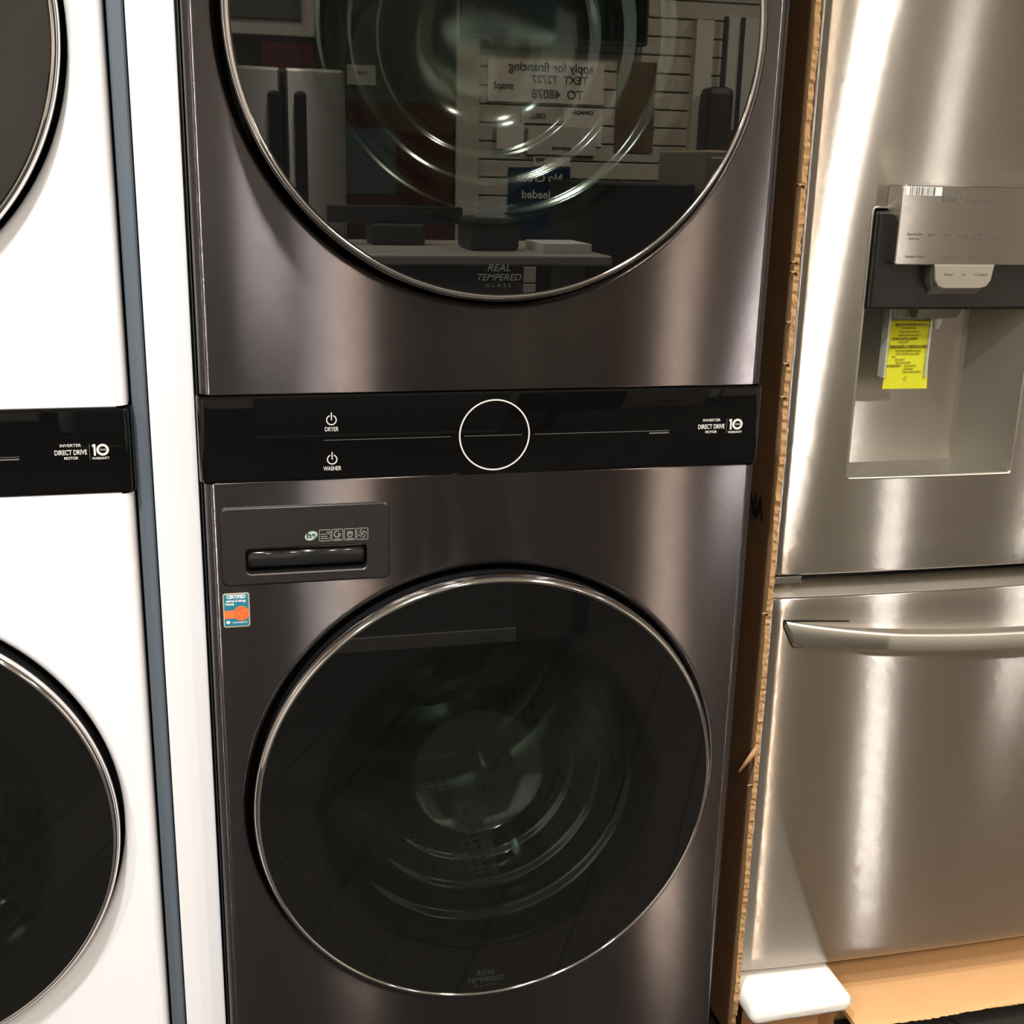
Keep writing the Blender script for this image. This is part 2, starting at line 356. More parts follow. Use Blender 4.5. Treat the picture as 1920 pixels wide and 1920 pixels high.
    def inset(P, d):
        xs = [p[0] for p in P]; zs = [p[1] for p in P]; mx, mz = (max(xs)+min(xs))/2, (max(zs)+min(zs))/2; hw, hh = (max(xs)-min(xs))/2, (max(zs)-min(zs))/2
        return [(mx+(x-mx)*(hw-d)/hw, mz+(z-mz)*(hh-d)/hh) for x, z in P]
    o1 = inset(out, .0012)
    plate(bm, o1, [hole], -.0025)
    strip(bm, [[(x, -.0025, z) for x, z in o1], [(x, -.0012, z) for x, z in out], [(x, -.0002, z) for x, z in out]])
    h2 = inset(hole, .0012)
    strip(bm, [[(x, -.0025, z) for x, z in hole], [(x, -.0012, z) for x, z in h2], [(x, .004, z) for x, z in h2]], flip=True)
    bmesh.ops.remove_doubles(bm, verts=bm.verts, dist=1e-6); bmesh.ops.recalc_face_normals(bm, faces=bm.faces)
    dr = link('detergent_drawer', bm, 'drawer_dark' if not white else 'white_enamel', root, smooth=25)
    bm = bmesh.new(); g = inset(out, -.0012); strip(bm, [[(x, -.0003, z) for x, z in out], [(x, -.0003, z) for x, z in g], [(x, .001, z) for x, z in g]])
    link('drawer_gap', bm, 'dark_recess', dr)
    bm = bmesh.new(); strip(bm, [[(x, .004, z) for x, z in h2], [(x, .034, z) for x, z in inset(h2, .002)]], cap1=True)
    link('handle_recess', bm, 'dark_recess', dr)
    # curved pull bar filling the upper part of the recess
    bm = bmesh.new(); L = []
    for x, k in ((-.2985, .25), (-.2975, .7), (-.295, 1), (-.1600, 1), (-.1575, .7), (-.1565, .25)):
        L.append([(x, .012-.010*k*math.sin(a)*1.0, .8845+.013*math.cos(a)*(.9+.1*k)) for a in [PI*i/14 for i in range(15)]] + [(x, .020, .8715), (x, .020, .8975)])
    strip(bm, L, cap0=True, cap1=True); bmesh.ops.recalc_face_normals(bm, faces=bm.faces)
    link('drawer_handle', bm, 'handle_gloss', dr)
    # HE mark and icon row
    bm = bmesh.new(); v = [bm.verts.new((-.222+.0074*math.cos(a), -.0029, .9125+.0055*math.sin(a)+.0015*math.cos(a))) for a in [2*PI*i/32 for i in range(32)]]
    f = bm.faces.new(v); e = bmesh.ops.extrude_face_region(bm, geom=[f]); [setattr(q.co, 'y', -.0025) for q in e['geom'] if isinstance(q, bmesh.types.BMVert)]
    bmesh.ops.recalc_face_normals(bm, faces=bm.faces)
    mk = link('efficiency_mark', bm, 'mark_pale', dr)
    text('he_print', 'he', .0110, -.222, .9130, -.0031, 'ink', dr, sx=1.0, bold=.0003)
    for i in range(4):
        xa = -.2128+i*.0149; bm = bmesh.new(); za, zb = .9050, .9195; t = .0007
        box(bm, xa, xa+.0138, -.0028, -.0024, za, za+t); box(bm, xa, xa+.0138, -.0028, -.0024, zb-t, zb)
        box(bm, xa, xa+t, -.0028, -.0024, za, zb); box(bm, xa+.0138-t, xa+.0138, -.0028, -.0024, za, zb)
        cx, cz = xa+.0069, (za+zb)/2
        if i == 0:
            for q in range(3): box(bm, xa+.002, xa+.0118-q*.002, -.0028, -.0024, za+.003+q*.0026, za+.0038+q*.0026)
            ring_bm(bm, xa+.0105, cz+.003, .0014, .0006, -.0028, 16)
        elif i == 1:
            ring_bm(bm, cx, cz+.001, .0038, .0011, -.0028, 30, 60, 330); ring_bm(bm, cx+.0022, cz+.0005, .0014, .0008, -.0028, 20); box(bm, cx-.004, cx+.004, -.0028, -.0024, za+.0016, za+.0024)
        elif i == 2:
            for q in range(4): box(bm, cx-.0032+q*.0018, cx-.0021+q*.0018, -.0028, -.0024, cz, cz+.003+.0012*(q in (1, 2)))
            ring_bm(bm, cx, cz, .0030, .0010, -.0028, 24, 180, 360); box(bm, cx-.004, cx+.004, -.0028, -.0024, za+.0016, za+.0024)
        else:
            ring_bm(bm, cx, cz, .0014, .0009, -.0028, 20, 0, 300)
            for q in range(4): ring_bm(bm, cx+.0018*math.cos(q*PI/2), cz+.0018*math.sin(q*PI/2), .0030, .0009, -.0028, 12, q*90, q*90+110)
        link('program_icon', bm, 'icon_grey', dr)
    # doors
    for nm, zc in (('dryer_door', ZU), ('washer_door', ZD)):
        bm = lathe([(.2985, -.0175), (.2985, .012), (.290, .02), (.262, .022), (.250, .018), (.247, -.022)], 160)
        d = link(nm, bm, 'black_plastic', root, smooth=40, loc=(0, 0, zc))
        link('door_well', lathe([(.3065, .0105), (.3065, .026), (.262, .026)], 128), 'dark_recess', d)
        link('chrome_ring', lathe([(.2940, -.0262), (.2946, -.0284), (.2958, -.0292), (.2975, -.0284), (.3000, -.0254), (.3020, -.0215), (.3028, -.0165), (.3015, -.0145), (.2985, -.0145)], 200), 'chrome', d, smooth=70)
        bm = bmesh.new(); L = [circ(r, y, 0, 0, 160) for r, y in ((.2943, -.0266), (.2930, -.0272))]
        strip(bm, L); plate(bm, [(x, z) for x, y, z in L[1]], [], -.0272); bmesh.ops.remove_doubles(bm, verts=bm.verts, dist=1e-6)
        link('door_glass', bm, 'door_glass', d)
        # moulded inner glass bowl reaching back into the drum
        tilt = -.012
        # rippled cone of moulded glass: slope swings between shallow and steep rings, then a shallow dome
        prof = [(.246, -.018), (.240, -.017), (.234, -.014), (.228, -.006), (.222, .002), (.216, .010)]
        rr, yy_ = .216, .010
        for q in range(120):
            t = q/119; e_ = math.radians(34+20*math.sin(2*PI*(2.6*t**1.1)+2.6)) if nm == 'dryer_door' else math.radians(43+21*math.sin(2*PI*(3.1*t**1.1)+2.4)); rr -= .096/120; yy_ += math.tan(e_)*.096/120; prof.append((rr, yy_))
        for q in range(40):
            t = q/39; e_ = math.radians(30*(1-t)**2.2+1.5); rr -= .115/40; yy_ += math.tan(e_)*.115/40; prof.append((rr, yy_))
        prof.append((.004, yy_))
        bm = bmesh.new(); L = []
        for r, y in prof[:-1]:
            k = max(0, y)/.136; L.append([(r*math.cos(2*PI*i/128), y-(.034 if nm == 'dryer_door' else -.012)*k*math.sin(2*PI*i/128)*(r/.2), tilt*k*1.5+r*math.sin(2*PI*i/128)) for i in range(128)])
        strip(bm, L, cap1=True); bm.normal_update(); c0 = sum(f.normal.y for f in bm.faces)
        if c0 > 0: bmesh.ops.reverse_faces(bm, faces=bm.faces)
        link('glass_bowl', bm, 'bowl_glass', d, smooth=180)
        link('gasket', lathe([(.262, .022), (.258, .05), (.238, .060), (.232, .075), (.244, .085), (.240, .10), (.225, .108), (.222, .118), (.236, .124), (.255, .135)], 96), 'gasket', d, smooth=180)
        text('tempered_print', 'REAL', .011, -.0055, -.264+(.0), -.0275, 'print_dim', d, sx=1.1, bold=.0001, shear=.3)
        text('tempered_print', 'TEMPERED', .0105, -.0055, -.2745, -.0275, 'print_dim', d, sx=1.05, bold=.0001, shear=.3)
        text('glass_print', 'G L A S S', .0055, -.0055, -.2835, -.0275, 'print_dim', d, sx=1.4)
    # drums behind the doors
    for nm, zc in (('dryer_drum', ZU), ('washer_drum', ZD)):
        bm = lathe([(.255, .135), (.258, .16), (.268, .18), (.272, .40), (.265, .52), (.24, .54)], 128)
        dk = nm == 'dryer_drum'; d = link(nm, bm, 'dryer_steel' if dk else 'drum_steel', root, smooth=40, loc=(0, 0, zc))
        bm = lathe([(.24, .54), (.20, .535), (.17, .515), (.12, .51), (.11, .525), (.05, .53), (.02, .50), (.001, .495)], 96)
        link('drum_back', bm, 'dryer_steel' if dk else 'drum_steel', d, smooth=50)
        for k in range(3):
            a = math.radians(-65+120*k) if zc == ZD else math.radians(-90+120*k); bm = bmesh.new(); L = []
            ca, sa = math.cos(a), math.sin(a)
            for yk, hh, ww in ((.19, .01, .05), (.21, .07, .045), (.30, .085, .038), (.42, .085, .035), (.50, .06, .04), (.51, .01, .05)):
                P = []
                for i in range(11):
                    t = -1+2*i/10; h = .272-hh*(1-abs(t)**2.2); q = t*ww+.06*(yk-.35)
                    P.append((h*ca-q*sa, yk, h*sa+q*ca))
                L.append(P)
            strip(bm, L, close=False); bmesh.ops.recalc_face_normals(bm, faces=bm.faces)
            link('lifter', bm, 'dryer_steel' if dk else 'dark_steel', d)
    if not white:
        st = link('certification_sticker', slab(bmesh.new(), rrect(-.3275, -.2965, .802, .845, .003), -.0009, -.0001, .0002), 'sticker_rim', root)
        st['label'] = 'small teal and orange certification sticker'
        link('sticker_field', slab(bmesh.new(), rrect(-.3262, -.2978, .8035, .8437, .002), -.0011, -.0008, .0001), 'teal', st)
        bm = bmesh.new(); box(bm, -.3262, -.305, -.0013, -.0010, .8135, .8235); v = [bm.verts.new((-.3065+.0092*math.cos(2*PI*i/40), -.00140, .8195+.0092*math.sin(2*PI*i/40))) for i in range(40)]; bm.faces.new(v)
        link('orange_band', bm, 'orange', st)
        bm = bmesh.new(); ring_bm(bm, -.3065, .8195, .0055, .0007, -.0017, 32); ring_bm(bm, -.3065, .8195, .0075, .0004, -.0017, 32)
        for a in (90, 210, 330): ring_bm(bm, -.3065+.0025*math.cos(math.radians(a)), .8195+.0025*math.sin(math.radians(a)), .0022, .0005, -.0017, 16, a, a+200)
        link('sticker_emblem', bm, 'orange_dark', st)
        text('certified_print', 'CERTIFIED', .0060, -.312, .8405, -.0013, 'sticker_white', st, sx=.80, bold=.0002)
        text('asthma_print', 'asthma & allergy', .0040, -.3122, .8355, -.0013, 'sticker_white', st, sx=.85, bold=.0001)
        text('friendly_print', 'friendly', .0040, -.3195, .8315, -.0013, 'sticker_white', st, sx=.85, bold=.0001)
        text('fine_print', 'asthmaandallergyfriendly', .0026, -.3085, .8082, -.0013, 'sticker_white', st, sx=.68)
        bm = bmesh.new(); v = [bm.verts.new((-.3222+.0024*math.cos(2*PI*i/24), -.0013, .8088+.0018*math.sin(2*PI*i/24))) for i in range(24)]; bm.faces.new(v)
        link('sticker_dot', bm, 'sticker_white', st)
    return root
tower('black stainless stacked washer and dryer in the middle with orange certified sticker', False)
tower('white stacked washer and dryer at the left edge with black control band', True, (-.7685, .0480, -.0205), .012)

tag(link('filler_panel', bx(-.4005, -.3495, .045, .060, 0, 2.3, bev=.001), 'white_enamel'), 'narrow white filler panel standing between the white tower and the black tower', 'panel')

# ------------------------------------------------------------------ refrigerator
YF, XF, FW = .10, .430, .912
XC = XF+FW/2
BUL = .010
def yf(x, base=YF):
    u = min(1, abs(x-XC)/(FW/2)); e = FW/2*(1-u); r = .012
    y = base - BUL*(1-u**2.6) + .006 + .002*u**10
    if e < r: y += r-math.sqrt(max(0, r*r-(r-e)**2))
    return y
def door_bm(x0, x1, z0, z1, hole=None, zr=.006, top=None, round0=True):
    xs = [x0, x0+.0005, x0+.0015, x0+.003, x0+.005, x0+.008, x0+.012] + [x0+.012+(x1-x0-.013)*i/56 for i in range(1, 57)] + [x1]
    zs = [z0, z0+.0008, z0+.003] + [z0+.003+(z1-z0-.006)*i/30 for i in range(1, 31)] + [z1-.0008, z1]
    if hole:
        for a in hole[:2]:
            i = min(range(7, len(xs)-1), key=lambda k: abs(xs[k]-a)); xs[i] = a
        for a in hole[2:]:
            i = min(range(3, len(zs)-2), key=lambda k: abs(zs[k]-a)); zs[i] = a
    bm = bmesh.new(); V = {}
    for i, x in enumerate(xs):
        for j, zz in enumerate(zs):
            y = yf(x)
            e = min(zz-z0, z1-zz)
            if e < .003: y += .003-math.sqrt(max(0, .003**2-(.003-e)**2))
            V[i, j] = bm.verts.new((x, y, zz))
    for i in range(len(xs)-1):
        for j in range(len(zs)-1):
            if hole and hole[0]-1e-6 <= xs[i] < hole[1]-1e-6 and hole[2]-1e-6 <= zs[j] < hole[3]-1e-6: continue
            f = bm.faces.new((V[i, j], V[i+1, j], V[i+1, j+1], V[i, j+1])); f.smooth = True
    nx, nz = len(xs), len(zs)
    B = [(i, 0) for i in range(nx)] + [(nx-1, j) for j in range(1, nz)] + [(i, nz-1) for i in range(nx-2, -1, -1)] + [(0, j) for j in range(nz-2, 0, -1)]
    bv = [bm.verts.new((V[k].co.x, YF+.075, V[k].co.z)) for k in B]
    for a in range(len(B)):
        c = (a+1) % len(B); bm.faces.new((V[B[a]], bv[a], bv[c], V[B[c]]))
    bm.faces.new(bv)
    return bm, V, xs, zs
fridge = empty('refrigerator', 'stainless steel french door refrigerator with yellow tag in its dispenser', 'refrigerator', (XC, .1, 0))
FO = Vector((-XC, -.1, 0))
def fpart(name, bm, m, parent=None, **k):
    bmesh.ops.translate(bm, verts=bm.verts, vec=FO)
    return link(name, bm, m, parent or fridge, **k)
def ftext(name, body, size, x, z, y, m, parent, **k): return text(name, body, size, x-XC, z, y-.1, m, parent, **k)
fpart('cabinet', bx(XF+.006, XF+FW-.006, YF+.085, .90, .13, 1.86, bev=.005), 'satin_metal')
HOLE = (.533, .792, .928, 1.298)
bm, V, xs, zs = door_bm(XF, XC-.0015, .786, 1.86, HOLE); ld = fpart('left_door', bm, 'stainless')
bm, *_ = door_bm(XC+.0015, XF+FW, .786, 1.86)
# right door keeps its rounded side on the right: mirror the profile
fpart('right_door', bm, 'stainless')
# recess liner of the dispenser
def liner(bm):
    x0, x1, z0, z1 = HOLE; F = lambda x, zz, d=0: (x, yf(x)+d, zz)
    fr = [F(x0, z0), F(x1, z0), F(x1, z1), F(x0, z1)]
    return fr
bm = bmesh.new(); x0, x1, z0, z1 = HOLE; YB = .19
front_b = [(x0+(x1-x0)*i/16, z0) for i in range(17)]; pts = front_b+[(x1, z0+(z1-z0)*i/16) for i in range(1, 17)]+[(x1-(x1-x0)*i/16, z1) for i in range(1, 17)]+[(x0, z1-(z1-z0)*i/16) for i in range(1, 16)]
xb0, xb1, zb0, zb1 = .578, .738, .933, 1.29
def back(x, zz): return (xb0+(xb1-xb0)*(x-x0)/(x1-x0), YB, zb0+(zb1-zb0)*(zz-z0)/(z1-z0))
def mid(x, zz, t, s=1.0):
    bxk = back(x, zz); f = (x, yf(x), zz); k = t
    return (f[0]+(bxk[0]-f[0])*k, f[1]+(YB-f[1])*min(1, k*1.0), f[2]+(bxk[2]-f[2])*k)
Ls = [[(x, yf(x)-.0005, zz) for x, zz in pts], [mid(x, zz, .03) for x, zz in pts], [mid(x, zz, .85) for x, zz in pts]]
def bk2(x, zz, s, dy):
    p = back(x, zz); cx, cz = (xb0+xb1)/2, (zb0+zb1)/2; return (cx+(p[0]-cx)*s, YB+dy, cz+(p[2]-cz)*(1-(1-s)*.45))
Ls += [[bk2(x, zz, .97, -.004) for x, zz in pts], [bk2(x, zz, .92, 0) for x, zz in pts]]
strip(bm, Ls, cap1=True); bmesh.ops.recalc_face_normals(bm, faces=bm.faces)
for f in bm.faces: f.normal_flip() if f.normal.y > .5 else None
rec = fpart('dispenser_recess', bm, 'dispenser_grey', ld, smooth=30)
bm = bmesh.new()
P = rrect(x0, x1, z0, z1, .004, 4); P2 = rrect(x0-.0022, x1+.0022, z0-.0022, z1+.0022, .006, 4); P3 = rrect(x0+.0012, x1-.0012, z0+.0012, z1-.0012, .003, 4)
def sub(L, n=6):
    o = []
    for a, b2 in zip(L, L[1:]+L[:1]):
        for k in range(n): o.append((a[0]+(b2[0]-a[0])*k/n, a[1]+(b2[1]-a[1])*k/n))
    return o
strip(bm, [[(x, yf(x)-.0002, zz) for x, zz in sub(P2)], [(x, yf(x)-.0018, zz) for x, zz in sub(P)], [(x, yf(x)+.004, zz) for x, zz in sub(P3)]])
bmesh.ops.recalc_face_normals(bm, faces=bm.faces); fpart('dispenser_trim', bm, 'satin_metal', ld)
# black upper housing inside the recess
bm = bx(.5345, .790, .088, .186, 1.165, 1.295, bev=.004); fpart('dispenser_housing', bm, 'dispenser_dark', ld)
# control face plate, protruding
bm = slab(bmesh.new(), rrect(.551, .778, 1.227, 1.3285, .003), .066, .1, .0012); dp = fpart('dispenser_panel', bm, 'stainless', ld, smooth=30)
yp = .0655
bm = slab(bmesh.new(), rrect(.556, .6085, 1.3155, 1.3265, .001), yp, yp+.0006, .0001); bc = fpart('barcode_sticker', bm, 'barcode_white', ld)
bc['label'] = 'white barcode sticker'
bm = bmesh.new(); random.seed(3); x = .5615
while x < .598:
    wdt = random.choice([.0004, .0008, .0013, .0005]); box(bm, x, x+wdt, yp-.0003, yp, 1.3160, 1.3262); x += wdt+random.choice([.0005, .0009, .0016])
fpart('barcode_bars', bm, 'dark_grey', ld)
ftext('thinq_print', 'ThinQ', .0125, .6245, 1.3120, yp, 'panel_ink', ld, align='CENTER', sx=.95)
ftext('filter_print', 'Water Filter', .0075, .672, 1.3110, yp, 'panel_ink', ld)
for xx, zz, t in ((.5755, 1.2665, 'Express Frz'), (.600, 1.2660, 'Lock'), (.6245, 1.2660, 'Filter'), (.6485, 1.2655, 'Ice Type'), (.674, 1.268, 'Light'), (.700, 1.2660, 'Dispense')):
    ftext('panel_print', t, .0048, xx, zz, yp, 'panel_ink', ld)
ftext('panel_print', 'Hold 3 sec.', .0038, .5755, 1.2605, yp, 'panel_ink', ld); ftext('panel_print', 'Hold 3 sec.', .0038, .674, 1.2615, yp, 'panel_ink', ld)
for xx, t in ((.579, 'Crushed  Cubed'), (.632, 'Refrigerator'), (.668, 'Freezer'), (.702, 'Water')): ftext('panel_print', t, .0042, xx, 1.2375, yp, 'panel_ink', ld)
# chute with its badge plate, nozzle and paddle
bm = bmesh.new(); L = []
for zz, hw, ya, yb in ((1.228, .046, .072, .15), (1.205, .0445, .074, .15), (1.193, .038, .080, .15), (1.176, .037, .100, .155), (1.150, .031, .118, .16)):
    L.append([(.6555+a*hw, ya if k else yb, zz) for a, k in ((-1, 0), (-1, 1), (-.6, 1), (0, 1), (.6, 1), (1, 1), (1, 0))])
strip(bm, L, cap0=True, cap1=True); bmesh.ops.recalc_face_normals(bm, faces=bm.faces); fpart('ice_chute', bm, 'dispenser_grey', ld, smooth=30)
bm = bmesh.new(); o = [(.610, 1.2275), (.701, 1.2275), (.6985, 1.207), (.693, 1.1985), (.684, 1.1955), (.627, 1.1955), (.618, 1.1985), (.6125, 1.207)]
slab(bm, o[::-1], .0655, .075, .0015); cb = fpart('chute_plate', bm, 'satin_metal', ld, smooth=30)
ftext('plate_print', 'Water', .0055, .632, 1.2145, .0652, 'panel_ink', ld); ftext('plate_print', 'Ice', .0055, .655, 1.2145, .0652, 'panel_ink', ld); ftext('plate_print', 'Crushed', .0055, .681, 1.2145, .0652, 'panel_ink', ld)
bm = lathe([(.0065, 0), (.0065, .008), (.0045, .012), (.003, .016), (.001, .016)], 24, cap0=True); bmesh.ops.rotate(bm, verts=bm.verts, cent=(0, 0, 0), matrix=Matrix.Rotation(-PI/2, 3, 'X')); bmesh.ops.translate(bm, verts=bm.verts, vec=(.664, .128, 1.150)); fpart('water_nozzle', bm, 'clear_plastic', ld, smooth=40)
bm = bmesh.new()
box(bm, .590, .654, .134, .140, 1.062, 1.172, bev=.002)
box(bm, .588, .591, .126, .142, 1.066, 1.174); box(bm, .653, .656, .126, .142, 1.066, 1.160)
for k in range(18): box(bm, .5935+k*.0033, .5950+k*.0033, .1325, .1345, 1.10, 1.158)
fpart('dispenser_paddle', bm, 'clear_plastic', ld)
bm = bmesh.new(); L = [[(xx, .1285+.0012*math.sin(q*3), zz) for xx in (.5915, .658)] for q, zz in ((0, 1.146), (.3, 1.12), (.6, 1.09), (1, 1.048))]
L[-1] = [(.590, L[-1][0][1], 1.0495), (.6605, L[-1][0][1], 1.049)]
strip(bm, L, close=False); r = bmesh.ops.solidify(bm, geom=bm.faces[:], thickness=.0004)
tg = fpart('warning_tag', bm, 'yellow_paper', ld); tg['label'] = 'bright yellow paper warning tag'
def tline(body, size, xx, zz, bold=0, sx=1): 
    q = (1.146-zz)/.098; ftext('tag_print', body, size, xx, zz, .1279, 'label_ink', ld, bold=bold, sx=sx)
for body, size, xx, zz, bd in (('IMPORTANTE/IMPORTANT', .0044, .6245, 1.1400, .0001), ('Remove this tag', .0034, .6215, 1.1355, 0), ('before using the dispenser', .0030, .6225, 1.1305, 0), ('discard the first water and ice', .0030, .6235, 1.1258, 0),
        ('AFTER INSTALLATION', .0042, .6165, 1.1205, .0001), ('flush the filter', .0030, .6150, 1.1160, 0), ('REMARQUE A L\'INSTALLATEUR', .0046, .6250, 1.1095, .0002), ('Retirez cette etiquette avant usage', .0030, .6240, 1.1040, 0),
        ('jetez la premiere eau et la glace', .0030, .6240, 1.0998, 0), ('apres', .0030, .6020, 1.0958, 0), ('vider le filtre', .0032, .6120, 1.0915, 0), ('de la machine a glace', .0030, .6180, 1.0872, 0), ('ATTENTION', .0040, .6035, 1.0825, .0001),
        ('Rincer le filtre', .0034, .6300, 1.0825, 0), ('cinq minutes', .0032, .6270, 1.0782, 0), ('avant la mise en marche', .0032, .6330, 1.0740, 0), ('C', .0090, .6240, 1.0640, -.0002)):
    tline(body, size, xx, zz, bd, .95)
# freezer drawer
bm, V, xs, zs = door_bm(XF, XF+FW, .126, .752); 
fz = fpart('freezer_drawer', bm, 'stainless')
bm = bmesh.new()   # bevelled lip along the drawer's top
xsl = [XF+.001+(FW-.002)*i/60 for i in range(61)]
strip(bm, [[(x, yf(x)-.0002, .7515) for x in xsl], [(x, yf(x)-.0012, .7535) for x in xsl], [(x, yf(x)+.001, .7550) for x in xsl], [(x, yf(x)+.034, .770) for x in xsl], [(x, yf(x)+.036, .752) for x in xsl]], close=False)
bmesh.ops.recalc_face_normals(bm, faces=bm.faces); fpart('drawer_lip', bm, 'satin_metal', fz, smooth=35)
fpart('door_gap', bx(XF+.012, XF+FW-.012, YF+.035, YF+.09, .765, .790), 'black_plastic')
fpart('hinge_cover', bx(XF+.004, XF+.05, YF+.004, YF+.05, .774, .785, bev=.002), 'chrome')
# arched pocket handle across the freezer drawer
def hz(x):
    u = (x-XC)/(XC-.461); return .694-.0005-.040*(1-u*u)*.55
bm = bmesh.new(); xa, xb = .4605, 2*XC-.4605; N = 60; L = []
for i in range(N+1):
    t = i/N; x = xa+(xb-xa)*t; u = (2*t-1); k = (1-u**4)
    zt = .7175-.031*(1-u*u)**.9; zb = .683-.0300*(1-u*u)**.9
    edge = min(t, 1-t)*(xb-xa)
    if edge < .016: zb = zt-.008-(zt-.008-zb)*(edge/.016)**.7
    out = .003+.020*min(1, (1-u*u)*1.6)
    y = yf(x)
    L.append([(x, y+.002, zb), (x, y-out*.75, zb+.002), (x, y-out, zb+.008), (x, y-out, zt-.004), (x, y-out+.002, zt-.001), (x, y-out+.005, zt), (x, y+.004, zt-.001)])
strip(bm, L, cap0=True, cap1=True); bmesh.ops.recalc_face_normals(bm, faces=bm.faces); fpart('drawer_handle', bm, 'satin_metal', fz, smooth=40)
bm = bmesh.new(); L = []
for x, zz in [(.4575, .7165), (.4575, .708), (.4735, .6765), (.478, .6745), (.49, .6738)]: L.append([(x, yf(x)-.0006, zz), (x+.0022, yf(x)-.0006, zz+.0008)])
strip(bm, L, close=False)
L = [[(x, yf(x)-.0007, .7185-.006*max(0, (x-.4575))/.12-.010*max(0, (x-.51))), (x, yf(x)-.0007, .7155-.004*max(0, (x-.4575))/.12-.022*max(0, x-.51))] for x in (.4575, .47, .50, .53, .56)]
strip(bm, L, close=False); bmesh.ops.recalc_face_normals(bm, faces=bm.faces); fpart('handle_gap', bm, 'dark_recess', fz)

# ------------------------------------------------------------------ packaging round the refrigerator
cbx = empty('cardboard_carton', 'cut open cardboard carton wall between the black tower and the refrigerator', 'cardboard box', (.42, .1, 0))
random.seed(11)
bm = bmesh.new(); N = 420; L = []; L2 = []
for i in range(N+1):
    zz = .02+2.0*i/N; j = .0012*math.sin(zz*37)+random.uniform(-.0012, .0012); xo = .0045*math.sin(zz*2.1+.9)*.6
    if random.random() < .05: j -= random.uniform(.001, .004)
    y0 = .082+j
    L.append([(.4165+xo, .86, zz), (.4240+xo, .86, zz), (.4240+xo, .096, zz), (.4165+xo, .096, zz)])
    L2.append([(.4165+xo+random.uniform(-.0003, .0003), y0, zz), (.4165+xo, .0958, zz), (.4240+xo, .0958, zz), (.4240+xo+random.uniform(-.0007, .0007), y0+random.uniform(-.0015, .001), zz), (.4202+xo, y0+random.uniform(0, .002), zz)])
strip(bm, L, cap0=True, cap1=True); bmesh.ops.recalc_face_normals(bm, faces=bm.faces); bmesh.ops.translate(bm, verts=bm.verts, vec=(-.42, -.1, 0))
for f in bm.faces: f.smooth = False
cw = link('side_wall', bm, 'cardboard', cbx)
bm = bmesh.new(); strip(bm, L2, cap0=True, cap1=True); bmesh.ops.recalc_face_normals(bm, faces=bm.faces); bmesh.ops.translate(bm, verts=bm.verts, vec=(-.42, -.1, 0))
for f in bm.faces: f.smooth = False
link('torn_edge', bm, 'cardboard_edge', cbx)
for zz in (1.325, 1.228, 1.215, 1.095, 1.15, 1.05, .47, .74):
    bm = bmesh.new(); strip(bm, [[(-.006, -.02, zz), (-.012, -.021, zz+.002), (-.013, -.019, zz-.003)], [(.0, -.019, zz-.004), (.001, -.018, zz+.003), (.0, -.02, zz+.001)]], cap0=True, cap1=True); link('paper_shred', bm, 'cardboard_edge', cbx)
bm = bmesh.new(); strip(bm, [[(-.0035, -.0225, .535), (.003, -.0225, .527), (.003, -.020, .526), (-.0035, -.020, .534)], [(-.014, -.026, .524), (-.010, -.026, .516), (-.010, -.024, .515), (-.014, -.024, .523)], [(-.030, -.028, .501), (-.028, -.028, .498), (-.028, -.027, .4975), (-.030, -.027, .5005)]], cap0=True, cap1=True)
fl = link('torn_flap', bm, 'cardboard_edge', cbx)
text('carton_print', 'NA', .046, .4155+.0015-.42-.0022, .882, .137-.1, 'black_ink', cbx, face='left', sx=.75, bold=.001)
# carton tray under the refrigerator
tray = empty('cardboard_tray', 'orange-brown cardboard tray lying on the floor under the refrigerator', 'cardboard box', (.9, .1, 0))
random.seed(5); bm = bmesh.new(); N = 160; L = []
for i in range(N+1):
    x = .615+.80*i/N; j = .0022*math.sin(x*23)+random.uniform(-.0012, .0012)
    L.append([(x-.9, .047+j-.1, .046), (x-.9, .043+j-.1, .040), (x-.9, .045-.1, .0385+.001*math.sin(x*40)), (x-.9, .06-.1, .037), (x-.9, .80, .037), (x-.9, .80, .046)])
strip(bm, L, cap0=True, cap1=True); bmesh.ops.recalc_face_normals(bm, faces=bm.faces)
for f in bm.faces: f.smooth = False
link('tray_top', bm, 'cardboard_fresh', tray)
bm = bmesh.new(); L = []
for i in range(N+1):
    x = .60+.815*i/N; j = random.uniform(-.0012, .0012)
    L.append([(x-.9, .110+j-.1, .022), (x-.9, .108+j-.1, .014), (x-.9, .112-.1, .001), (x-.9, .80, .001), (x-.9, .80, .022)])
strip(bm, L, cap0=True, cap1=True); bmesh.ops.recalc_face_normals(bm, faces=bm.faces)
link('tray_bottom', bm, 'cardboard_edge', tray)
link('tray_core', bx(-.298, .514, .015, .79, .0225, .0372), 'cardboard', tray)
link('corner_board', bx(-.467, -.352, -.056, -.02, .0, .078, bev=.003), 'cardboard', tray)
link('rear_runner', bx(-.455, -.302, -.018, .79, 0, .078), 'cardboard', tray)
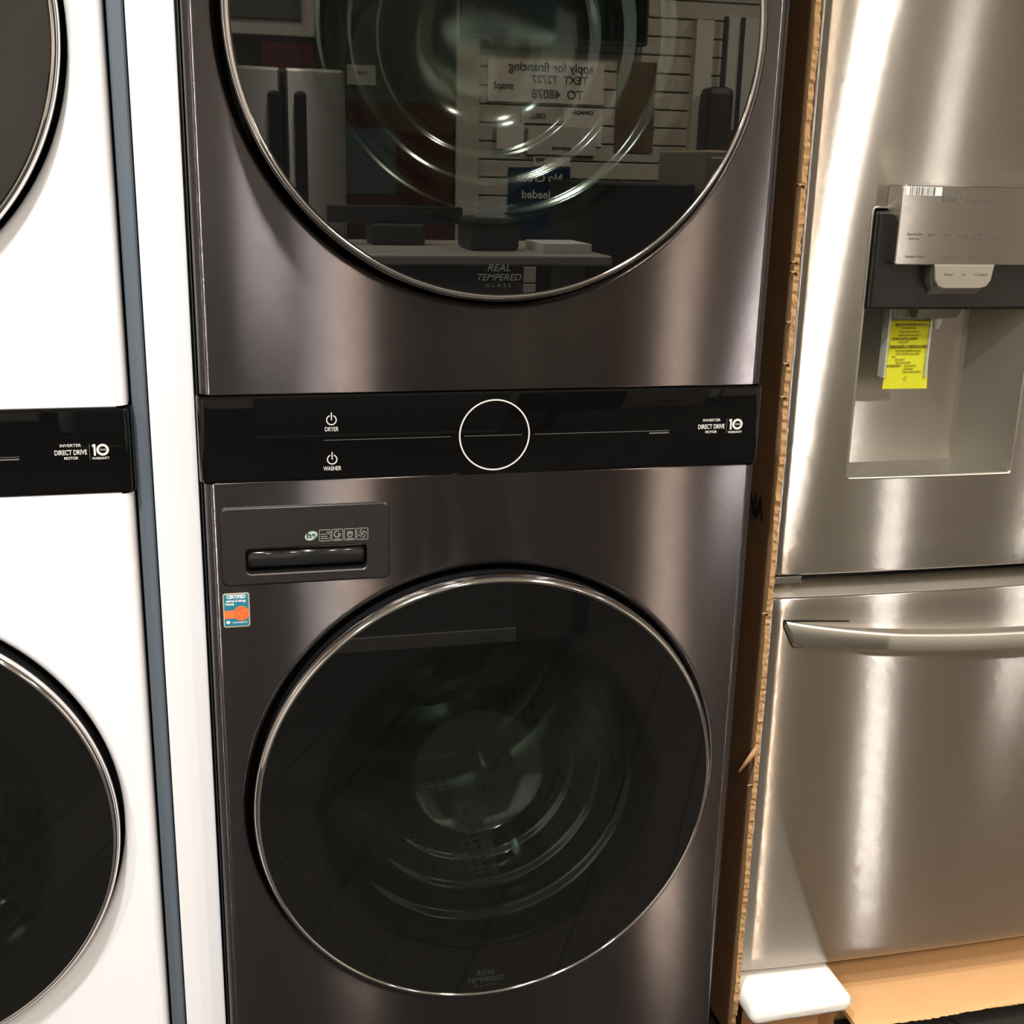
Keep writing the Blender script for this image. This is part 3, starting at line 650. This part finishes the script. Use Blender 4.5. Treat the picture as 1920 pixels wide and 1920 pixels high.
# styrofoam block
def foam(name, label, x0, x1, y0, y1, z0, z1):
    bm = bx(x0, x1, y0, y1, z0, z1, bev=.022, seg=5)
    bmesh.ops.subdivide_edges(bm, edges=[e for e in bm.edges if e.calc_length() > .03], cuts=5, use_grid_fill=True)
    random.seed(9)
    for v in bm.verts: v.co += Vector((random.uniform(-1, 1), random.uniform(-1, 1), 0))*.0009
    o = link(name, bm, 'styrofoam', smooth=60); tag(o, label, 'styrofoam'); return o
foam('styrofoam_block', 'white styrofoam block under the near left corner of the refrigerator', .4275, .600, .034, .48, .079, .1125)
fo2 = foam('styrofoam_block', 'white styrofoam block under the far right corner of the refrigerator', 1.16, 1.335, .06, .48, .0475, .1125)
fpart('base_frame', bx(XF+.02, XF+FW-.02, YF+.09, .88, .113, .131), 'black_plastic')

# ------------------------------------------------------------------ the store opposite (seen in the glass)
def t1(name, bm, m, label, cat, group=None, **k): return tag(link(name, bm, m, **k), label, cat, group)
def wall_sheet(name, label, cat, x0, x1, z0, z1, m, y=Y0, d=.006, lines=(), ink='ink', group=None):
    e = empty(name, label, cat, ((x0+x1)/2, y+.001, z0), 0, group); cx = (x0+x1)/2
    link('sheet', bx(x0-cx, x1-cx, 0, d, 0, z1-z0, bev=.001), m, e)
    for body, size, dx, dz in lines: text('lettering', body, size, dx, dz, d+.001, ink, e, face='back', bold=.0008)
    return e
tv = empty('television', 'black wall television hanging on the slat wall above the signs', 'television', (1.12, Y0, 1.86))
link('bezel', bx(-.41, .41, .02, .07, 0, .48, bev=.006), 'dark_grey', tv); link('screen', bx(-.395, .395, .07, .073, .015, .465), 'screen', tv); link('wall_bracket', bx(-.1, .1, .0005, .02, .15, .35), 'dark_grey', tv)
wall_sheet('sign_board', 'long white snap text-to-apply sign below the television', 'sign', .84, 1.36, 1.615, 1.785, 'paper_white', lines=(('apply for financing', .052, .02, .145), ('TEXT  72727', .046, .06, .095), ('snap!', .042, -.19, .065), ('TO  48078', .052, .05, .035)))
wall_sheet('notice_sheet', 'small white notice with grey blocks on the slat wall, left of the canopy notice', 'notice', .99, 1.14, 1.53, 1.59, 'paper_grey', lines=(('DELL', .03, 0, .03),))
wall_sheet('notice_sheet', 'pale square notice at the right under the snap sign', 'notice', 1.18, 1.36, 1.44, 1.60, 'paper_white', lines=(('CANADA', .022, 0, .14),))
wall_sheet('notice_sheet', 'wide pale grey notice in the middle of the slat wall', 'notice', 1.02, 1.33, 1.40, 1.52, 'paper_grey', lines=(('approval', .025, 0, .03),), y=Y0+.008)
wall_sheet('notice_sheet', 'white upright card beside the column on the slat wall', 'notice', .88, 1.0, 1.42, 1.53, 'paper_white', y=Y0+.016)
wall_sheet('notice_sheet', 'white card with red word right above the blue sign', 'notice', 1.05, 1.22, 1.352, 1.398, 'paper_white', ink='red_board', lines=(('easy', .03, -.05, .03),))
wall_sheet('credit_sign', 'blue No Credit Needed sign on the slat wall', 'sign', .94, 1.22, 1.04, 1.345, 'navy', lines=(('No Credit', .05, 0, .26), ('Needed', .05, 0, .19)), ink='paper_white')
wall_sheet('poster', 'tall brown picture poster at the right of the signs', 'poster', 1.42, 1.60, 1.42, 1.80, 'poster_brown')
wall_sheet('display_board', 'dark red display board beside the column', 'display board', .105, .69, .35, 1.60, 'red_board', d=.02)
wall_sheet('poster', 'blue grey picture fixed on the red display board', 'poster', .22, .44, 1.22, 1.49, 'sky_blue', y=Y0+.021, d=.004)
wall_sheet('notice_sheet', 'small grey lined notice on the green wall', 'notice', .24, .36, 1.66, 1.74, 'paper_grey', lines=(('hours', .02, 0, .05),))
# stainless refrigerator with black handles across the aisle
f2 = empty('display_refrigerator', 'stainless refrigerator with black twin handles across the aisle', 'refrigerator', (-.10, -2.62, 0))
link('body', bx(-.40, .19, -.70, -.06, .02, 1.62, bev=.01), 'dark_grey', f2); link('door', bx(-.40, -.005, -.055, 0, .70, 1.62, bev=.01), 'stainless_far', f2); link('door', bx(.005, .19, -.055, 0, .70, 1.62, bev=.01), 'stainless_far', f2); link('drawer', bx(-.40, .19, -.055, 0, .04, .69, bev=.01), 'stainless_far', f2)
for xx in (-.03, .05): link('handle', bx(xx-.018, xx+.018, .0005, .05, .95, 1.55, bev=.012), 'black_plastic', f2)
sh = empty('wall_cabinet', 'grey shelf cabinet fixed high on the far wall', 'cabinet', (.03, Y0, 1.80)); link('carcass', bx(-.6, .05, .0, .4, 0, .32, bev=.005), 'counter_top', sh); link('door_panel', bx(-.55, 0, .4, .41, .06, .30), 'green_panel', sh)
t1('sale_sign', bx(-.12, .08, -3.62, -3.61, 1.64, 1.78), 'red_board', 'small red sign standing on top of the far display shelf', 'sign')
t1('display_shelf', bx(-.60, .09, -3.98, -3.56, 0, 1.64, bev=.006), 'dark_grey', 'dark display shelf behind the far stainless refrigerator', 'shelf')
# sales counter
ct = empty('sales_counter', 'grey sales counter with pale top facing the machines', 'counter', (.15, -1.9, 0))
link('body', bx(-.60, .34, -.58, .02, .04, 1.085, bev=.004), 'counter_grey', ct); link('worktop', bx(-.62, .58, -.62, .05, 1.086, 1.115, bev=.006), 'counter_top', ct); link('base_rail', bx(-.60, .34, -.56, .03, 0, .04), 'counter_top', ct); link('leg', bx(.53, .57, -.58, -.54, 0, 1.086), 'dark_grey', ct); link('leg', bx(.53, .57, -.04, 0.0, 0, 1.086), 'dark_grey', ct)
pr = empty('receipt_printer', 'black receipt printer on the sales counter', 'printer', (.44, -2.12, 1.115)); link('body', bx(-.07, .07, -.1, .1, 0, .09, bev=.012), 'dark_grey', pr); link('paper_roll', bx(-.04, .04, .02, .03, .09, .13), 'paper_white', pr)
mo = empty('computer_monitor', 'flat black monitor on the sales counter', 'monitor', (.20, -2.3, 1.115)); link('screen', bx(-.2, .2, -.02, .01, .06, .11, bev=.004), 'dark_grey', mo); link('stand', bx(-.08, .08, -.08, .06, 0, .06, bev=.01), 'dark_grey', mo)
t1('paper_stack', bx(.56, .70, -2.15, -1.95, 1.1155, 1.14), 'paper_white', 'stack of white papers at the right end of the counter', 'paper')
# dark range and beige cabinet to the right
t1('black_range', bx(1.02, 1.42, -3.6, -3.0, 0, 1.30, bev=.01), 'dark_grey', 'tall black appliance standing before the slat wall', 'appliance')
bc2 = empty('filing_cabinet', 'beige filing cabinet with objects on it by the far door', 'cabinet', (1.55, -3.0, 0)); link('carcass', bx(-.10, .42, -.5, 0, 0, 1.42, bev=.008), 'beige', bc2)
for k in range(4): 
    d = link('drawer', bx(-.08, .40, .0005, .012, .04+k*.345, .36+k*.345, bev=.004), 'beige', bc2); link('drawer_pull', bx(.10, .22, .012, .03, .2+k*.345, .22+k*.345), 'dark_grey', d)
t1('storage_box', bx(1.62, 1.78, -3.3, -3.1, 1.4205, 1.50, bev=.004), 'dark_grey', 'small black box on the beige filing cabinet', 'box')
struct(link('door_1', bx(1.92, 2.6, Y0+.001, Y0+.03, 0, 2.0), 'door_white'))
bm = bmesh.new()
for xx in (1.90, 1.98, 2.08, 2.6): box(bm, xx-.008, xx+.008, Y0+.03, Y0+.045, 0, 2.0)
struct(link('trim_4', bm, 'dark_grey')); struct(link('trim_5', bx(1.76, 1.84, Y0+.001, Y0+.05, 0, 1.98), 'door_white'))
t1('dark_upright', bx(1.78, 1.90, Y0+.06, Y0+.2, 1.05, 1.70, bev=.03), 'dark_grey', 'dark unidentified upright thing beside the far white door', 'appliance')  # plain block added as stand-in for an unidentified dark upright thing

# ------------------------------------------------------------------ recessed ceiling lights
proto = None
for i, (lx, ly, pw, c) in enumerate(LIGHTS):
    lab = 'round recessed ceiling light'
    if proto is None:
        e = empty('ceiling_light', lab, 'ceiling light', (lx, ly, CEIL), 0, 'recessed ceiling lights'); proto = e
        bm = lathe([(.085, 0), (.088, -.004), (.072, -.008), (.066, -.001)], 48); bmesh.ops.rotate(bm, verts=bm.verts, cent=(0, 0, 0), matrix=Matrix.Rotation(PI/2, 3, 'X')); link('trim_ring', bm, 'white_enamel', e, smooth=180)
        bm = bmesh.new(); bmesh.ops.create_cone(bm, segments=32, radius1=.066, radius2=.066, depth=.003, cap_ends=True); bmesh.ops.translate(bm, verts=bm.verts, vec=(0, 0, -.0025)); link('lens', bm, 'lens', e)
    else:
        e = copy_tree(proto); e.location = (lx, ly, CEIL)
    ld_ = bpy.data.lights.new('downlight', 'AREA'); ld_.shape = 'DISK'; ld_.size = .15; ld_.energy = pw; ld_.color = c; ld_.spread = math.radians(150)
    lo = bpy.data.objects.new('downlight', ld_); COL.objects.link(lo); lo.parent = e; lo.location = (0, 0, -.012)
